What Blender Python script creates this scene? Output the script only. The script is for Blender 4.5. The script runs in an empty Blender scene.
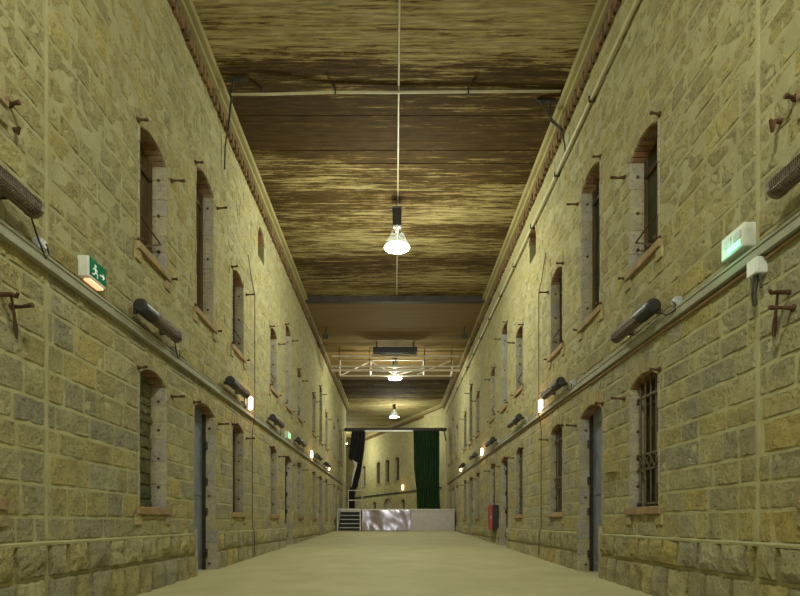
import bpy, bmesh, math, random
from mathutils import Vector, Matrix, noise

random.seed(11)
sc = bpy.context.scene
COL = sc.collection
F = 533.0                 # focal length in pixels for an 800 px wide frame
EYE = 1.06                # eye height above the floor under the camera
W = 3.3                   # half width of the hall between stone faces
SLOPE = 0.0201            # the floor rises gently away from the camera
Y0, Y1 = -14.0, 36.0
floor_z = lambda y: SLOPE * y
R = lambda z: z + EYE     # height relative to the eye -> absolute

# ------------------------------------------------------------------ materials
def new_mat(name):
    m = bpy.data.materials.new(name); m.use_nodes = True
    nt = m.node_tree
    return m, nt, nt.nodes['Principled BSDF']

def N(nt, t, **kw):
    n = nt.nodes.new(t)
    for k, v in kw.items():
        if k in n.inputs: n.inputs[k].default_value = v
        else: setattr(n, k, v)
    return n

def coords(nt, scale=(1, 1, 1)):
    tc = N(nt, 'ShaderNodeTexCoord'); mp = N(nt, 'ShaderNodeMapping')
    mp.inputs['Scale'].default_value = scale
    nt.links.new(tc.outputs['Object'], mp.inputs['Vector'])
    return mp.outputs['Vector']

def ramp(nt, fac, stops):
    r = N(nt, 'ShaderNodeValToRGB'); e = r.color_ramp.elements
    while len(e) < len(stops): e.new(0.5)
    for el, (p, c) in zip(e, stops):
        el.position = p; el.color = (*c, 1)
    nt.links.new(fac, r.inputs['Fac'])
    return r.outputs['Color']

def bump(nt, bsdf, height, strength=0.4, dist=0.02):
    b = N(nt, 'ShaderNodeBump', Strength=strength, Distance=dist)
    nt.links.new(height, b.inputs['Height']); nt.links.new(b.outputs['Normal'], bsdf.inputs['Normal'])

def mottled(name, c1, c2, scale=6, rough=0.7, metal=0.0, bmp=0.2, stretch=(1, 1, 1), lo=0.35, hi=0.65, detail=6):
    m, nt, b = new_mat(name)
    v = coords(nt, stretch)
    n = N(nt, 'ShaderNodeTexNoise', Scale=scale, Detail=detail, Roughness=0.6)
    nt.links.new(v, n.inputs['Vector'])
    c = ramp(nt, n.outputs['Fac'], [(lo, c1), (hi, c2)])
    nt.links.new(c, b.inputs['Base Color'])
    b.inputs['Roughness'].default_value = rough; b.inputs['Metallic'].default_value = metal
    if bmp:
        n2 = N(nt, 'ShaderNodeTexNoise', Scale=scale * 5, Detail=4)
        nt.links.new(v, n2.inputs['Vector'])
        bump(nt, b, n2.outputs['Fac'], bmp, 0.01)
    return m

def emissive(name, col, strength, base=(0.8, 0.8, 0.8)):
    m, nt, b = new_mat(name)
    b.inputs['Base Color'].default_value = (*base, 1)
    b.inputs['Emission Color'].default_value = (*col, 1)
    b.inputs['Emission Strength'].default_value = strength
    return m

def stone_mat(name, fine=26, strength=1.0):
    """Per-stone tint (the stone's own colour) with mottling, pits and a rough face."""
    m, nt, b = new_mat(name)
    at = N(nt, 'ShaderNodeAttribute', attribute_name='tint')
    v = coords(nt)
    n1 = N(nt, 'ShaderNodeTexNoise', Scale=5.0, Detail=8, Roughness=0.65); nt.links.new(v, n1.inputs['Vector'])
    n2 = N(nt, 'ShaderNodeTexNoise', Scale=fine, Detail=6, Roughness=0.7); nt.links.new(v, n2.inputs['Vector'])
    n3 = N(nt, 'ShaderNodeTexNoise', Scale=0.7, Detail=4); nt.links.new(v, n3.inputs['Vector'])
    a = ramp(nt, n1.outputs['Fac'], [(0.3, (0.74, 0.74, 0.76)), (0.7, (1.18, 1.16, 1.06))])
    p = ramp(nt, n2.outputs['Fac'], [(0.32, (0.50, 0.46, 0.38)), (0.47, (1, 1, 1))])
    w = ramp(nt, n3.outputs['Fac'], [(0.35, (0.92, 0.95, 1.02)), (0.65, (1.06, 1.02, 0.90))])
    cur = at.outputs['Color']
    for o in (a, p, w):
        mx = N(nt, 'ShaderNodeMix', data_type='RGBA', blend_type='MULTIPLY')
        mx.inputs[0].default_value = 1.0
        nt.links.new(cur, mx.inputs[6]); nt.links.new(o, mx.inputs[7]); cur = mx.outputs[2]
    nt.links.new(cur, b.inputs['Base Color'])
    b.inputs['Roughness'].default_value = 0.95
    b.inputs['Specular IOR Level'].default_value = 0.15
    ad = N(nt, 'ShaderNodeMath', operation='ADD')
    nt.links.new(n2.outputs['Fac'], ad.inputs[0]); nt.links.new(n1.outputs['Fac'], ad.inputs[1])
    bump(nt, b, ad.outputs[0], strength, 0.045)
    return m

M = {}
M['stone'] = stone_mat('limestone')
M['mortar'] = mottled('lime_mortar', (0.34, 0.315, 0.165), (0.43, 0.40, 0.225), 4, 0.95, bmp=0.7)
M['mortar_upper'] = mottled('weathered_render', (0.30, 0.275, 0.142), (0.385, 0.355, 0.195), 4, 0.95, bmp=0.9)
M['jamb'] = stone_mat('dressed_stone', 30, 0.35)
M['brick'] = stone_mat('terracotta_brick', 30, 0.5)
M['floor'] = mottled('concrete_floor', (0.385, 0.355, 0.185), (0.465, 0.43, 0.245), 1.3, 0.75, bmp=0.08)
M['rust'] = mottled('rusty_iron', (0.045, 0.022, 0.010), (0.12, 0.055, 0.02), 30, 0.85, bmp=0.3)
M['iron'] = mottled('dark_iron', (0.022, 0.022, 0.018), (0.06, 0.055, 0.04), 20, 0.6, 0.4)
M['bar_iron'] = mottled('olive_brown_bar_iron', (0.075, 0.060, 0.035), (0.15, 0.12, 0.07), 20, 0.7, 0.1)
M['shutter'] = mottled('brown_shutter_wood', (0.055, 0.033, 0.013), (0.13, 0.08, 0.03), 7, 0.8, stretch=(1, 1, 0.15))
M['darkpane'] = mottled('dusty_dark_pane', (0.02, 0.026, 0.012), (0.055, 0.06, 0.025), 6, 0.5)
M['blue'] = mottled('blue_grey_paint', (0.15, 0.185, 0.255), (0.22, 0.26, 0.34), 3, 0.5, 0.2)
M['tray'] = mottled('grey_cable_tray', (0.29, 0.29, 0.22), (0.36, 0.36, 0.28), 5, 0.8, 0.0, bmp=0.05)
M['galv'] = mottled('pale_steel', (0.42, 0.40, 0.34), (0.55, 0.53, 0.46), 8, 0.4, 0.3, bmp=0.05)
M['alu'] = mottled('aluminium_tube', (0.74, 0.66, 0.58), (0.84, 0.77, 0.69), 8, 0.6, 0.0, bmp=0.03)
M['white'] = mottled('white_plastic', (0.55, 0.56, 0.50), (0.66, 0.67, 0.60), 10, 0.4, bmp=0)
M['grey'] = mottled('grey_plastic', (0.33, 0.33, 0.34), (0.45, 0.45, 0.47), 10, 0.4, bmp=0)
M['black'] = mottled('black_plastic', (0.010, 0.010, 0.010), (0.022, 0.022, 0.022), 10, 0.5, bmp=0)
M['heater'] = mottled('brown_metal_heater', (0.13, 0.095, 0.07), (0.21, 0.16, 0.125), 15, 0.4, 0.3, bmp=0.1)
M['heatglass'] = mottled('heater_reflector', (0.50, 0.42, 0.48), (0.70, 0.60, 0.68), 15, 0.3, 0.1, bmp=0)
M['cornice'] = mottled('painted_wood_cornice', (0.235, 0.195, 0.075), (0.34, 0.285, 0.115), 3, 0.8, stretch=(1, 0.3, 1))
M['dentil'] = mottled('red_brown_brick', (0.085, 0.045, 0.016), (0.20, 0.115, 0.04), 6, 0.9)
M['pipe'] = mottled('cream_pipe', (0.40, 0.355, 0.20), (0.50, 0.45, 0.27), 5, 0.5, bmp=0.05)
M['copper'] = mottled('copper_pipe', (0.34, 0.20, 0.10), (0.44, 0.28, 0.16), 5, 0.45, 0.4, bmp=0)
M['panelceil'] = mottled('brown_ceiling_boards', (0.155, 0.095, 0.020), (0.20, 0.128, 0.031), 1.5, 0.85, stretch=(0.2, 8, 1), bmp=0.04)
M['beam'] = mottled('dark_beam', (0.022, 0.015, 0.010), (0.045, 0.032, 0.02), 5, 0.7)
M['green_curtain'] = mottled('green_velvet', (0.004, 0.022, 0.004), (0.010, 0.050, 0.010), 4, 0.95, stretch=(3, 3, 0.3), bmp=0)
M['black_curtain'] = mottled('black_cloth', (0.006, 0.006, 0.008), (0.015, 0.015, 0.018), 4, 0.8, bmp=0)
M['lining'] = mottled('white_lining', (0.55, 0.55, 0.50), (0.70, 0.70, 0.64), 6, 0.8, bmp=0)
M['red'] = mottled('red_paint', (0.34, 0.03, 0.022), (0.42, 0.045, 0.03), 6, 0.4, bmp=0)
M['sign_green'] = mottled('sign_green', (0.01, 0.16, 0.10), (0.02, 0.22, 0.13), 6, 0.9, bmp=0)
M['sign_green'].node_tree.nodes['Principled BSDF'].inputs['Specular IOR Level'].default_value = 0.08
M['dullpanel'] = mottled('dull_grey_panel', (0.38, 0.345, 0.325), (0.44, 0.40, 0.375), 3, 0.45, 0.35, bmp=0.02)
M['lens'] = emissive('lamp_lens', (0.96, 1.0, 0.90), 30)
m, nt, b = new_mat('acrylic_refractor'); M['refractor'] = m
b.inputs['Base Color'].default_value = (0.40, 0.46, 0.42, 1); b.inputs['Roughness'].default_value = .3
tr = N(nt, 'ShaderNodeBsdfTransparent'); mxs = N(nt, 'ShaderNodeMixShader'); mxs.inputs[0].default_value = 0.07
nt.links.new(tr.outputs[0], mxs.inputs[1]); nt.links.new(b.outputs[0], mxs.inputs[2])
nt.links.new(mxs.outputs[0], nt.nodes['Material Output'].inputs['Surface'])
M['warm'] = emissive('warm_lamp_glass', (1.0, 0.72, 0.40), 7)
M['orange'] = emissive('orange_indicator', (1.0, 0.40, 0.18), 1.0)
M['green_led'] = emissive('green_led', (0.10, 1.0, 0.42), 0.9)

# polished sheet metal with shallow dents
m, nt, b = new_mat('polished_sheet'); M['polished'] = m
b.inputs['Base Color'].default_value = (0.50, 0.44, 0.49, 1)
b.inputs['Metallic'].default_value = 0.85; b.inputs['Roughness'].default_value = 0.24

# old ceiling boards: cream paint peeling from dark wood, streaked along the boards (across the hall)
m, nt, b = new_mat('peeling_ceiling_boards'); M['ceiling'] = m
v = coords(nt, (0.6, 9.5, 1))
n1 = N(nt, 'ShaderNodeTexNoise', Scale=1.5, Detail=12, Roughness=0.78, Distortion=0.15); nt.links.new(v, n1.inputs['Vector'])
v2 = coords(nt, (0.12, 0.75, 1))
n2 = N(nt, 'ShaderNodeTexNoise', Scale=1.0, Detail=3); nt.links.new(v2, n2.inputs['Vector'])
tc = N(nt, 'ShaderNodeTexCoord'); sx = N(nt, 'ShaderNodeSeparateXYZ'); nt.links.new(tc.outputs['Object'], sx.inputs[0])
mr = N(nt, 'ShaderNodeMapRange'); mr.inputs['From Min'].default_value = 0; mr.inputs['From Max'].default_value = 50
nt.links.new(sx.outputs['Y'], mr.inputs['Value'])
# how much paint is left on each stretch of the ceiling
g = lambda x: (x, x, x)
wear = ramp(nt, mr.outputs[0], [(0.0, g(.66)), (8.9 / 50, g(.66)), (9.5 / 50, g(.40)), (11.3 / 50, g(.40)), (12.6 / 50, g(.50)),
                                (18.5 / 50, g(.52)), (29.3 / 50, g(.44)), (33.0 / 50, g(.44)), (36.0 / 50, g(.60))])
s1 = N(nt, 'ShaderNodeMath', operation='ADD'); nt.links.new(n1.outputs['Fac'], s1.inputs[0]); nt.links.new(wear, s1.inputs[1])
s2 = N(nt, 'ShaderNodeMath', operation='MULTIPLY_ADD'); s2.inputs[1].default_value = 0.5
nt.links.new(n2.outputs['Fac'], s2.inputs[0]); nt.links.new(s1.outputs[0], s2.inputs[2])
v4 = coords(nt, (3.0, 30.0, 1)); n4 = N(nt, 'ShaderNodeTexNoise', Scale=1.6, Detail=5, Roughness=0.7); nt.links.new(v4, n4.inputs['Vector'])
s4 = N(nt, 'ShaderNodeMath', operation='MULTIPLY_ADD'); s4.inputs[1].default_value = 0.30
nt.links.new(n4.outputs['Fac'], s4.inputs[0]); nt.links.new(s2.outputs[0], s4.inputs[2])
s3 = N(nt, 'ShaderNodeMath', operation='SUBTRACT'); s3.inputs[1].default_value = 0.92; nt.links.new(s4.outputs[0], s3.inputs[0])
c = ramp(nt, s3.outputs[0], [(0.40, (0.060, 0.036, 0.011)), (0.50, (0.115, 0.072, 0.022)), (0.512, (0.26, 0.20, 0.075)), (0.60, (0.33, 0.265, 0.115)), (0.76, (0.46, 0.40, 0.22))])
v3 = coords(nt, (1.2, 9, 1)); n3 = N(nt, 'ShaderNodeTexNoise', Scale=2.0, Detail=6); nt.links.new(v3, n3.inputs['Vector'])
st = ramp(nt, n3.outputs['Fac'], [(0.3, g(.6)), (0.7, g(1.2))])
mx = N(nt, 'ShaderNodeMix', data_type='RGBA', blend_type='MULTIPLY'); mx.inputs[0].default_value = 1
nt.links.new(c, mx.inputs[6]); nt.links.new(st, mx.inputs[7]); nt.links.new(mx.outputs[2], b.inputs['Base Color'])
b.inputs['Roughness'].default_value = 0.9; b.inputs['Specular IOR Level'].default_value = 0.12
bump(nt, b, n1.outputs['Fac'], 0.3, 0.02)

# ------------------------------------------------------------------ mesh builder
class MB:
    def __init__(s): s.v = []; s.f = []; s.mi = []; s.t = []
    def add(s, vs, fs, mi=0, tint=(.5, .5, .5)):
        o = len(s.v); s.v += [tuple(p) for p in vs]; s.t += [tint] * len(vs)
        for f in fs: s.f.append([i + o for i in f]); s.mi.append(mi)
    def box(s, a, b, mi=0, tint=(.5, .5, .5), P=None):
        xs, ys, zs = (a[0], b[0]), (a[1], b[1]), (a[2], b[2])
        vs = [(xs[i], ys[j], zs[k]) for i in (0, 1) for j in (0, 1) for k in (0, 1)]
        if P: vs = [P(*p) for p in vs]
        s.add(vs, [(0, 1, 3, 2), (4, 6, 7, 5), (0, 4, 5, 1), (2, 3, 7, 6), (0, 2, 6, 4), (1, 5, 7, 3)], mi, tint)
    def tube(s, pts, r, n=8, mi=0, cap=True):
        pts = [Vector(p) for p in pts]; rings = []
        up = None
        for i, p in enumerate(pts):
            d = (pts[min(i + 1, len(pts) - 1)] - pts[max(i - 1, 0)]).normalized()
            if up is None:
                up = Vector((0, 0, 1)) if abs(d.z) < 0.9 else Vector((1, 0, 0))
            x = d.cross(up).normalized(); up2 = x.cross(d).normalized(); up = up2
            rr = r[i] if isinstance(r, (list, tuple)) else r
            rings.append([p + (x * math.cos(2 * math.pi * k / n) + up2 * math.sin(2 * math.pi * k / n)) * rr for k in range(n)])
        vs = [q for ring in rings for q in ring]; fs = []
        for i in range(len(pts) - 1):
            for k in range(n):
                a, b2 = i * n + k, i * n + (k + 1) % n
                fs.append((a, b2, b2 + n, a + n))
        if cap:
            fs.append(tuple(range(n))[::-1]); fs.append(tuple((len(pts) - 1) * n + k for k in range(n)))
        s.add(vs, fs, mi)
    def lathe(s, c, prof, n=28, mi=0):
        vs = []; fs = []
        for (r, z) in prof:
            for k in range(n):
                a = 2 * math.pi * k / n
                vs.append((c[0] + r * math.cos(a), c[1] + r * math.sin(a), c[2] + z))
        for i in range(len(prof) - 1):
            for k in range(n):
                a, b2 = i * n + k, i * n + (k + 1) % n
                fs.append((a, b2, b2 + n, a + n))
        s.add(vs, fs, mi)
    def build(s, name, mats, parent=None, smooth=False, loc=None, bevel=0, recalc=True, solid=0):
        me = bpy.data.meshes.new(name)
        off = Vector(loc) if loc else Vector((0, 0, 0))
        if parent: off = off + parent_loc(parent)
        me.from_pydata([tuple(Vector(p) - off) for p in s.v], [], s.f)
        if not isinstance(mats, (list, tuple)): mats = [mats]
        for mm in mats: me.materials.append(M[mm])
        me.polygons.foreach_set('material_index', s.mi)
        at = me.attributes.new('tint', 'FLOAT_COLOR', 'POINT')
        at.data.foreach_set('color', [c for t in s.t for c in (*t, 1)])
        if recalc:
            bm = bmesh.new(); bm.from_mesh(me); bmesh.ops.recalc_face_normals(bm, faces=bm.faces); bm.to_mesh(me); bm.free()
        if smooth: me.polygons.foreach_set('use_smooth', [True] * len(me.polygons))
        me.update()
        o = bpy.data.objects.new(name, me); COL.objects.link(o)
        if loc: o.location = loc
        if parent: o.parent = parent
        if bevel:
            md = o.modifiers.new('bevel', 'BEVEL'); md.width = bevel; md.segments = 2; md.limit_method = 'ANGLE'
        if solid:
            md = o.modifiers.new('solid', 'SOLIDIFY'); md.thickness = solid; md.offset = 0
        return o

def parent_loc(o):
    v = Vector((0, 0, 0))
    while o: v = v + o.location; o = o.parent
    return v

def tag(o, label, cat, group=None, kind=None):
    if label: o['label'] = label
    if cat: o['category'] = cat
    if group: o['group'] = group
    if kind: o['kind'] = kind
    return o

def empty(name, loc, label, cat=None, group=None, kind=None):
    o = bpy.data.objects.new(name, None); COL.objects.link(o); o.location = loc; o.empty_display_size = 0.1
    return tag(o, label, cat, group, kind)

class Wall:
    """A wall face: u runs along it, n out of it into the hall, z up."""
    def __init__(s, ox, oy, dx, dy, nx, ny):
        s.o = (ox, oy); s.d = (dx, dy); s.n = (nx, ny); s.openings = []
    def P(s, u, n, z):
        return Vector((s.o[0] + s.d[0] * u + s.n[0] * n, s.o[1] + s.d[1] * u + s.n[1] * n, z))

WL = Wall(-W, 0, 0, 1, 1, 0)
WR = Wall(W, 0, 0, 1, -1, 0)
WF = Wall(W, 36.0, -0.406, 0.914, -0.914, -0.406)
WB = Wall(-W, 36.0, -0.406, 0.914, 0.914, 0.406)
H_CEIL = R(8.0)
H_FALSE = R(7.84)

# ------------------------------------------------------------------ openings
# (kind, centre u, width, z0, spring, rise)
def bays(base, period, offs, kmax):
    return [(b + base + k * period, k, i) for k in range(-1, kmax) for i, b in enumerate(offs)]

def add_openings(wall, base, period, offs, dz):
    for u, k, i in bays(base, period, offs, 5):
        if u < 3.5 or u > 34.5: continue
        if i == 1:
            wall.openings.append(dict(t='door', u=u, w=1.0, z0=-0.1, zs=R(1.88 + dz), rise=0.14, k=k, i=i))
            wall.openings.append(dict(t='tall', u=u, w=0.84, z0=R(3.52 + dz), zs=R(5.86 + dz), rise=0.14, k=k, i=i))
        else:
            wall.openings.append(dict(t='low', u=u, w=0.79, z0=R(0.20), zs=R(1.90 + dz), rise=0.13, k=k, i=i))
            wall.openings.append(dict(t='up', u=u, w=0.79, z0=R(3.56 + dz), zs=R(5.08 + dz), rise=0.13, k=k, i=i))
add_openings(WL, 7.28, 7.22, (0, 1.99, 3.94), 0.03)
add_openings(WR, 7.08, 7.08, (0, 1.93, 3.83), -0.05)
WL.openings.append(dict(t='niche', u=13.15, w=0.6, z0=R(6.45), zs=R(6.95), rise=0.28, k=0, i=9))
WR.openings.append(dict(t='niche', u=12.8, w=0.6, z0=R(6.3), zs=R(6.8), rise=0.28, k=0, i=9))
for u in (7.73, 9.73, 11.73, 15.3, 17.3):
    WF.openings.append(dict(t='up', u=u, w=0.85, z0=R(3.36), zs=R(5.10), rise=0.14, k=0, i=0))
WF.openings.append(dict(t='door', u=9.7, w=1.7, z0=0, zs=R(1.5), rise=0.5, k=0, i=1))
WF.openings.append(dict(t='low', u=12.6, w=0.7, z0=R(0.3), zs=R(1.6), rise=0.2, k=0, i=2))
WF.openings.append(dict(t='low', u=6.6, w=0.7, z0=R(0.3), zs=R(1.6), rise=0.2, k=0, i=0))
for wl in (WL, WR, WF):
    for o in wl.openings:
        o['u0'] = o['u'] - o['w'] / 2; o['u1'] = o['u'] + o['w'] / 2; o['z1'] = o['zs'] + o['rise']

TINTS = [(.43, .385, .20), (.39, .37, .25), (.46, .39, .17), (.365, .345, .24), (.47, .435, .27), (.42, .375, .21), (.37, .35, .23)]
def stone_tint(z, rnd, grey=0.0):
    a, b2 = rnd.choice(TINTS), rnd.choice(TINTS)
    t = rnd.random() * 0.5
    c = [a[i] * (1 - t) + b2[i] * t for i in range(3)]
    k = rnd.uniform(0.92, 1.08)
    if z > R(2.6):                        # the upper storey is a yellower, more even stone
        y = (.44, .385, .19); c = [c[i] * 0.35 + y[i] * 0.65 for i in range(3)]
    return tuple(x * k for x in c)

def stone(mb, wall, u0, u1, z0, z1, amp, base, rnd, dense, mi=0, tint=None, edge=0.02, back=-0.02):
    nu, nz = (7, 5) if dense else (4, 4)
    eu, ez = min(edge, (u1 - u0) * .25), min(edge, (z1 - z0) * .25)
    us = [u0] + [u0 + eu + (u1 - u0 - 2 * eu) * i / (nu - 1) for i in range(nu)] + [u1]
    zs = [z0] + [z0 + ez + (z1 - z0 - 2 * ez) * i / (nz - 1) for i in range(nz)] + [z1]
    vs = []; off = rnd.random() * 100
    NU, NZ = len(us), len(zs)
    for a, u in enumerate(us):
        for c, z in enumerate(zs):
            rim = a in (0, NU - 1) or c in (0, NZ - 1)
            if rim: n = back; du = dz = 0
            else:
                q = Vector((u * 4 + off, z * 5, off))
                n = base + amp * (noise.noise(q) * 0.9 + noise.noise(q * 2.7) * 0.6 + rnd.uniform(-.25, .25))
                if amp > 0.02:            # rock-faced: swelling in the middle of the block
                    sx_, sz_ = (a - 1) / (NU - 3), (c - 1) / (NZ - 3)
                    n += 0.03 * (4 * sx_ * (1 - sx_)) ** .6 * (4 * sz_ * (1 - sz_)) ** .6
                du = rnd.uniform(-.12, .12) * eu; dz = rnd.uniform(-.3, .3) * ez
            vs.append(wall.P(u + du, n, z + dz))
    fs = [(a * NZ + c, (a + 1) * NZ + c, (a + 1) * NZ + c + 1, a * NZ + c + 1) for a in range(NU - 1) for c in range(NZ - 1)]
    mb.add(vs, fs, mi, tint or stone_tint((z0 + z1) / 2, rnd))

def subtract(u0, u1, blocks):
    segs = [(u0, u1)]
    for b0, b1 in blocks:
        out = []
        for s0, s1 in segs:
            if b1 <= s0 or b0 >= s1: out.append((s0, s1)); continue
            if b0 > s0: out.append((s0, b0))
            if b1 < s1: out.append((b1, s1))
        segs = out
    return segs

def build_wall(name, wall, ua, ub, sa, top, seams, seed, dense_to=9.5):
    rnd = random.Random(seed)
    mb = MB()
    # mortar-faced core, cut round the openings
    T = 0.6
    def core(c0, c1, za, zb):
        zm = R(2.42)
        for a, b2, mi in ((za, min(zb, zm), 1), (max(za, zm), zb, 2)):
            if b2 > a: mb.box((c0, -T, a), (c1, -0.006, b2), mi, P=wall.P)
    cuts = sorted(set([ua, ub] + [o['u0'] for o in wall.openings] + [o['u1'] for o in wall.openings]))
    cuts = [c for c in cuts if ua <= c <= ub]
    for c0, c1 in zip(cuts, cuts[1:]):
        mid = (c0 + c1) / 2; z = -0.3
        for o in sorted([o for o in wall.openings if o['u0'] < mid < o['u1']], key=lambda o: o['z0']):
            core(c0, c1, z, o['z0'])
            z = o['z1']
        core(c0, c1, z, top)
    # courses
    zs = [-0.12, 0.53, 0.87]
    while zs[-1] < top: zs.append(zs[-1] + rnd.choice((.22, .24, .25, .27, .30)))
    zs[-1] = top
    g = 0.007
    for ci, (z0, z1) in enumerate(zip(zs, zs[1:])):
        plinth = ci < 2
        amp, base = (0.032, 0.038) if plinth else (0.013, 0.002)
        if z0 > R(2.6): amp, base = 0.016, -0.003
        u = sa + rnd.uniform(-.3, 0)
        ed = []
        while u < ub:
            l = rnd.uniform(.30, .46) if plinth else rnd.choice((.24, .34, .42, .5, .58))
            ed.append((u, min(u + l, ub))); u += l
        for (p0, p1) in ed:
            pieces = subtract(p0, p1, [(sm - .018, sm + .018) for sm in seams])
            for s0, s1 in pieces:
                # vertical bands left free by openings (with their dressed margins)
                def mar(o): return 0.0 if (o['t'] == 'door' and plinth) else (0.035 if o['t'] != 'niche' else 0.02)
                bl = [o for o in wall.openings if o['z0'] - 0.02 < z1 and o['z1'] > z0 and o['u0'] - mar(o) < s1 and o['u1'] + mar(o) > s0]
                free = subtract(s0, s1, [(o['u0'] - mar(o), o['u1'] + mar(o)) for o in bl])
                for f0, f1 in free:
                    if f1 - f0 < 0.05: continue
                    stone(mb, wall, f0 + g, f1 - g, z0 + g, z1 - g, amp, base, rnd, f0 < dense_to, edge=0.03 if plinth else 0.016)
                for o in bl:
                    q0, q1 = max(s0, o['u0'] - mar(o)), min(s1, o['u1'] + mar(o))
                    if q1 - q0 < .05: continue
                    if o['z0'] - z0 > 0.05:
                        stone(mb, wall, q0 + g, q1 - g, z0 + g, o['z0'] - g, amp, base, rnd, q0 < dense_to)
                    if z1 - o['z1'] > 0.05 and not any(p is not o and p['z0'] < z1 for p in bl if p['z0'] > o['z1'] and p['u'] == o['u']):
                        stone(mb, wall, q0 + g, q1 - g, o['z1'] + g, z1 - g, amp, base, rnd, q0 < dense_to)
        if ci == 1:                       # sloping top of the plinth
            for s0, s1 in subtract(sa, ub, [(o['u0'], o['u1']) for o in wall.openings if o['t'] == 'door']):
                vs = [wall.P(uu, n, z) for uu in (s0, s1) for n, z in ((-.04, z1 + .02), (.034, z1 - .006), (.03, z1 - .03), (-.04, z1 - .03))]
                mb.add(vs, [(0, 1, 5, 4), (1, 2, 6, 5), (2, 3, 7, 6), (0, 3, 2, 1), (4, 5, 6, 7), (3, 0, 4, 7)], 1)
    # straight vertical mortar joints
    for sm in seams:
        if sa < sm < ub: mb.box((sm - .02, -0.03, 0.9), (sm + .02, -0.002, top), 1, P=wall.P)
    o = mb.build(name, ['stone', 'mortar', 'mortar_upper'], recalc=False)
    return o

wl = build_wall('wall_left', WL, Y0, Y1, 1.5, H_CEIL + 0.1, [5.05, 12.3, 19.5, 26.7], 3)
tag(wl, 'left-hand stone wall with two storeys of openings', 'wall', kind='structure')
wr = build_wall('wall_right', WR, Y0, Y1, 1.5, H_CEIL + 0.1, [4.85, 12.0, 19.1, 26.2], 5)
tag(wr, 'right-hand stone wall with two storeys of openings', 'wall', kind='structure')
wf = build_wall('wall_far', WF, 0.0, 34, 0.0, H_CEIL + 0.1, [14.0], 7, 0)
tag(wf, 'far stone wall bending away beyond the stage', 'wall', kind='structure')
mb = MB(); mb.box((0, -.5, -.3), (30, 0, H_CEIL + .1), P=WB.P)
tag(mb.build('wall_beyond', 'mortar'), 'plain wall beyond the stage, turning out of view', 'wall', kind='structure')
mb = MB(); e0, e1 = WF.P(32, -.3, 0), WB.P(30, -.3, 0)
mb.add([(e0.x, e0.y, -.3), (e1.x, e1.y, -.3), (e1.x, e1.y, H_CEIL + .1), (e0.x, e0.y, H_CEIL + .1)], [(0, 1, 2, 3)])
tag(mb.build('wall_end', 'mortar', solid=0.2), 'end wall out of sight past the bend', 'wall', kind='structure')

# ------------------------------------------------------------------ window and door fittings
PINK = [(.385, .325, .18), (.40, .335, .19), (.37, .295, .165), (.41, .36, .20), (.38, .33, .185)]
REDS = [(.32, .165, .105), (.36, .21, .125), (.29, .145, .09), (.37, .24, .14)]
LILAC = [(.40, .365, .29), (.37, .345, .30), (.42, .38, .27), (.385, .345, .255)]
ORD = ['first', 'second', 'third', 'fourth', 'fifth', 'sixth', 'seventh', 'eighth', 'ninth', 'tenth', 'eleventh', 'twelfth']
counters = {'window': 0, 'door': 0}

def hook(parent, wall, u, z, rnd, length=.17):
    h = MB(); s = rnd.choice((-1, 1))
    h.tube([wall.P(u, -.02, z), wall.P(u, .03, z), wall.P(u + .006 * s, length * .5, z + rnd.uniform(-.006, .006)), wall.P(u + .01 * s, length * .8, z + .004), wall.P(u + .012 * s, length, z + .008)], [.026, .020, .014, .019, .022], 7)
    h.tube([wall.P(u, -.02, z), wall.P(u, .02, z)], .03, 6)
    h.build('hook', 'rust', parent)

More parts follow.
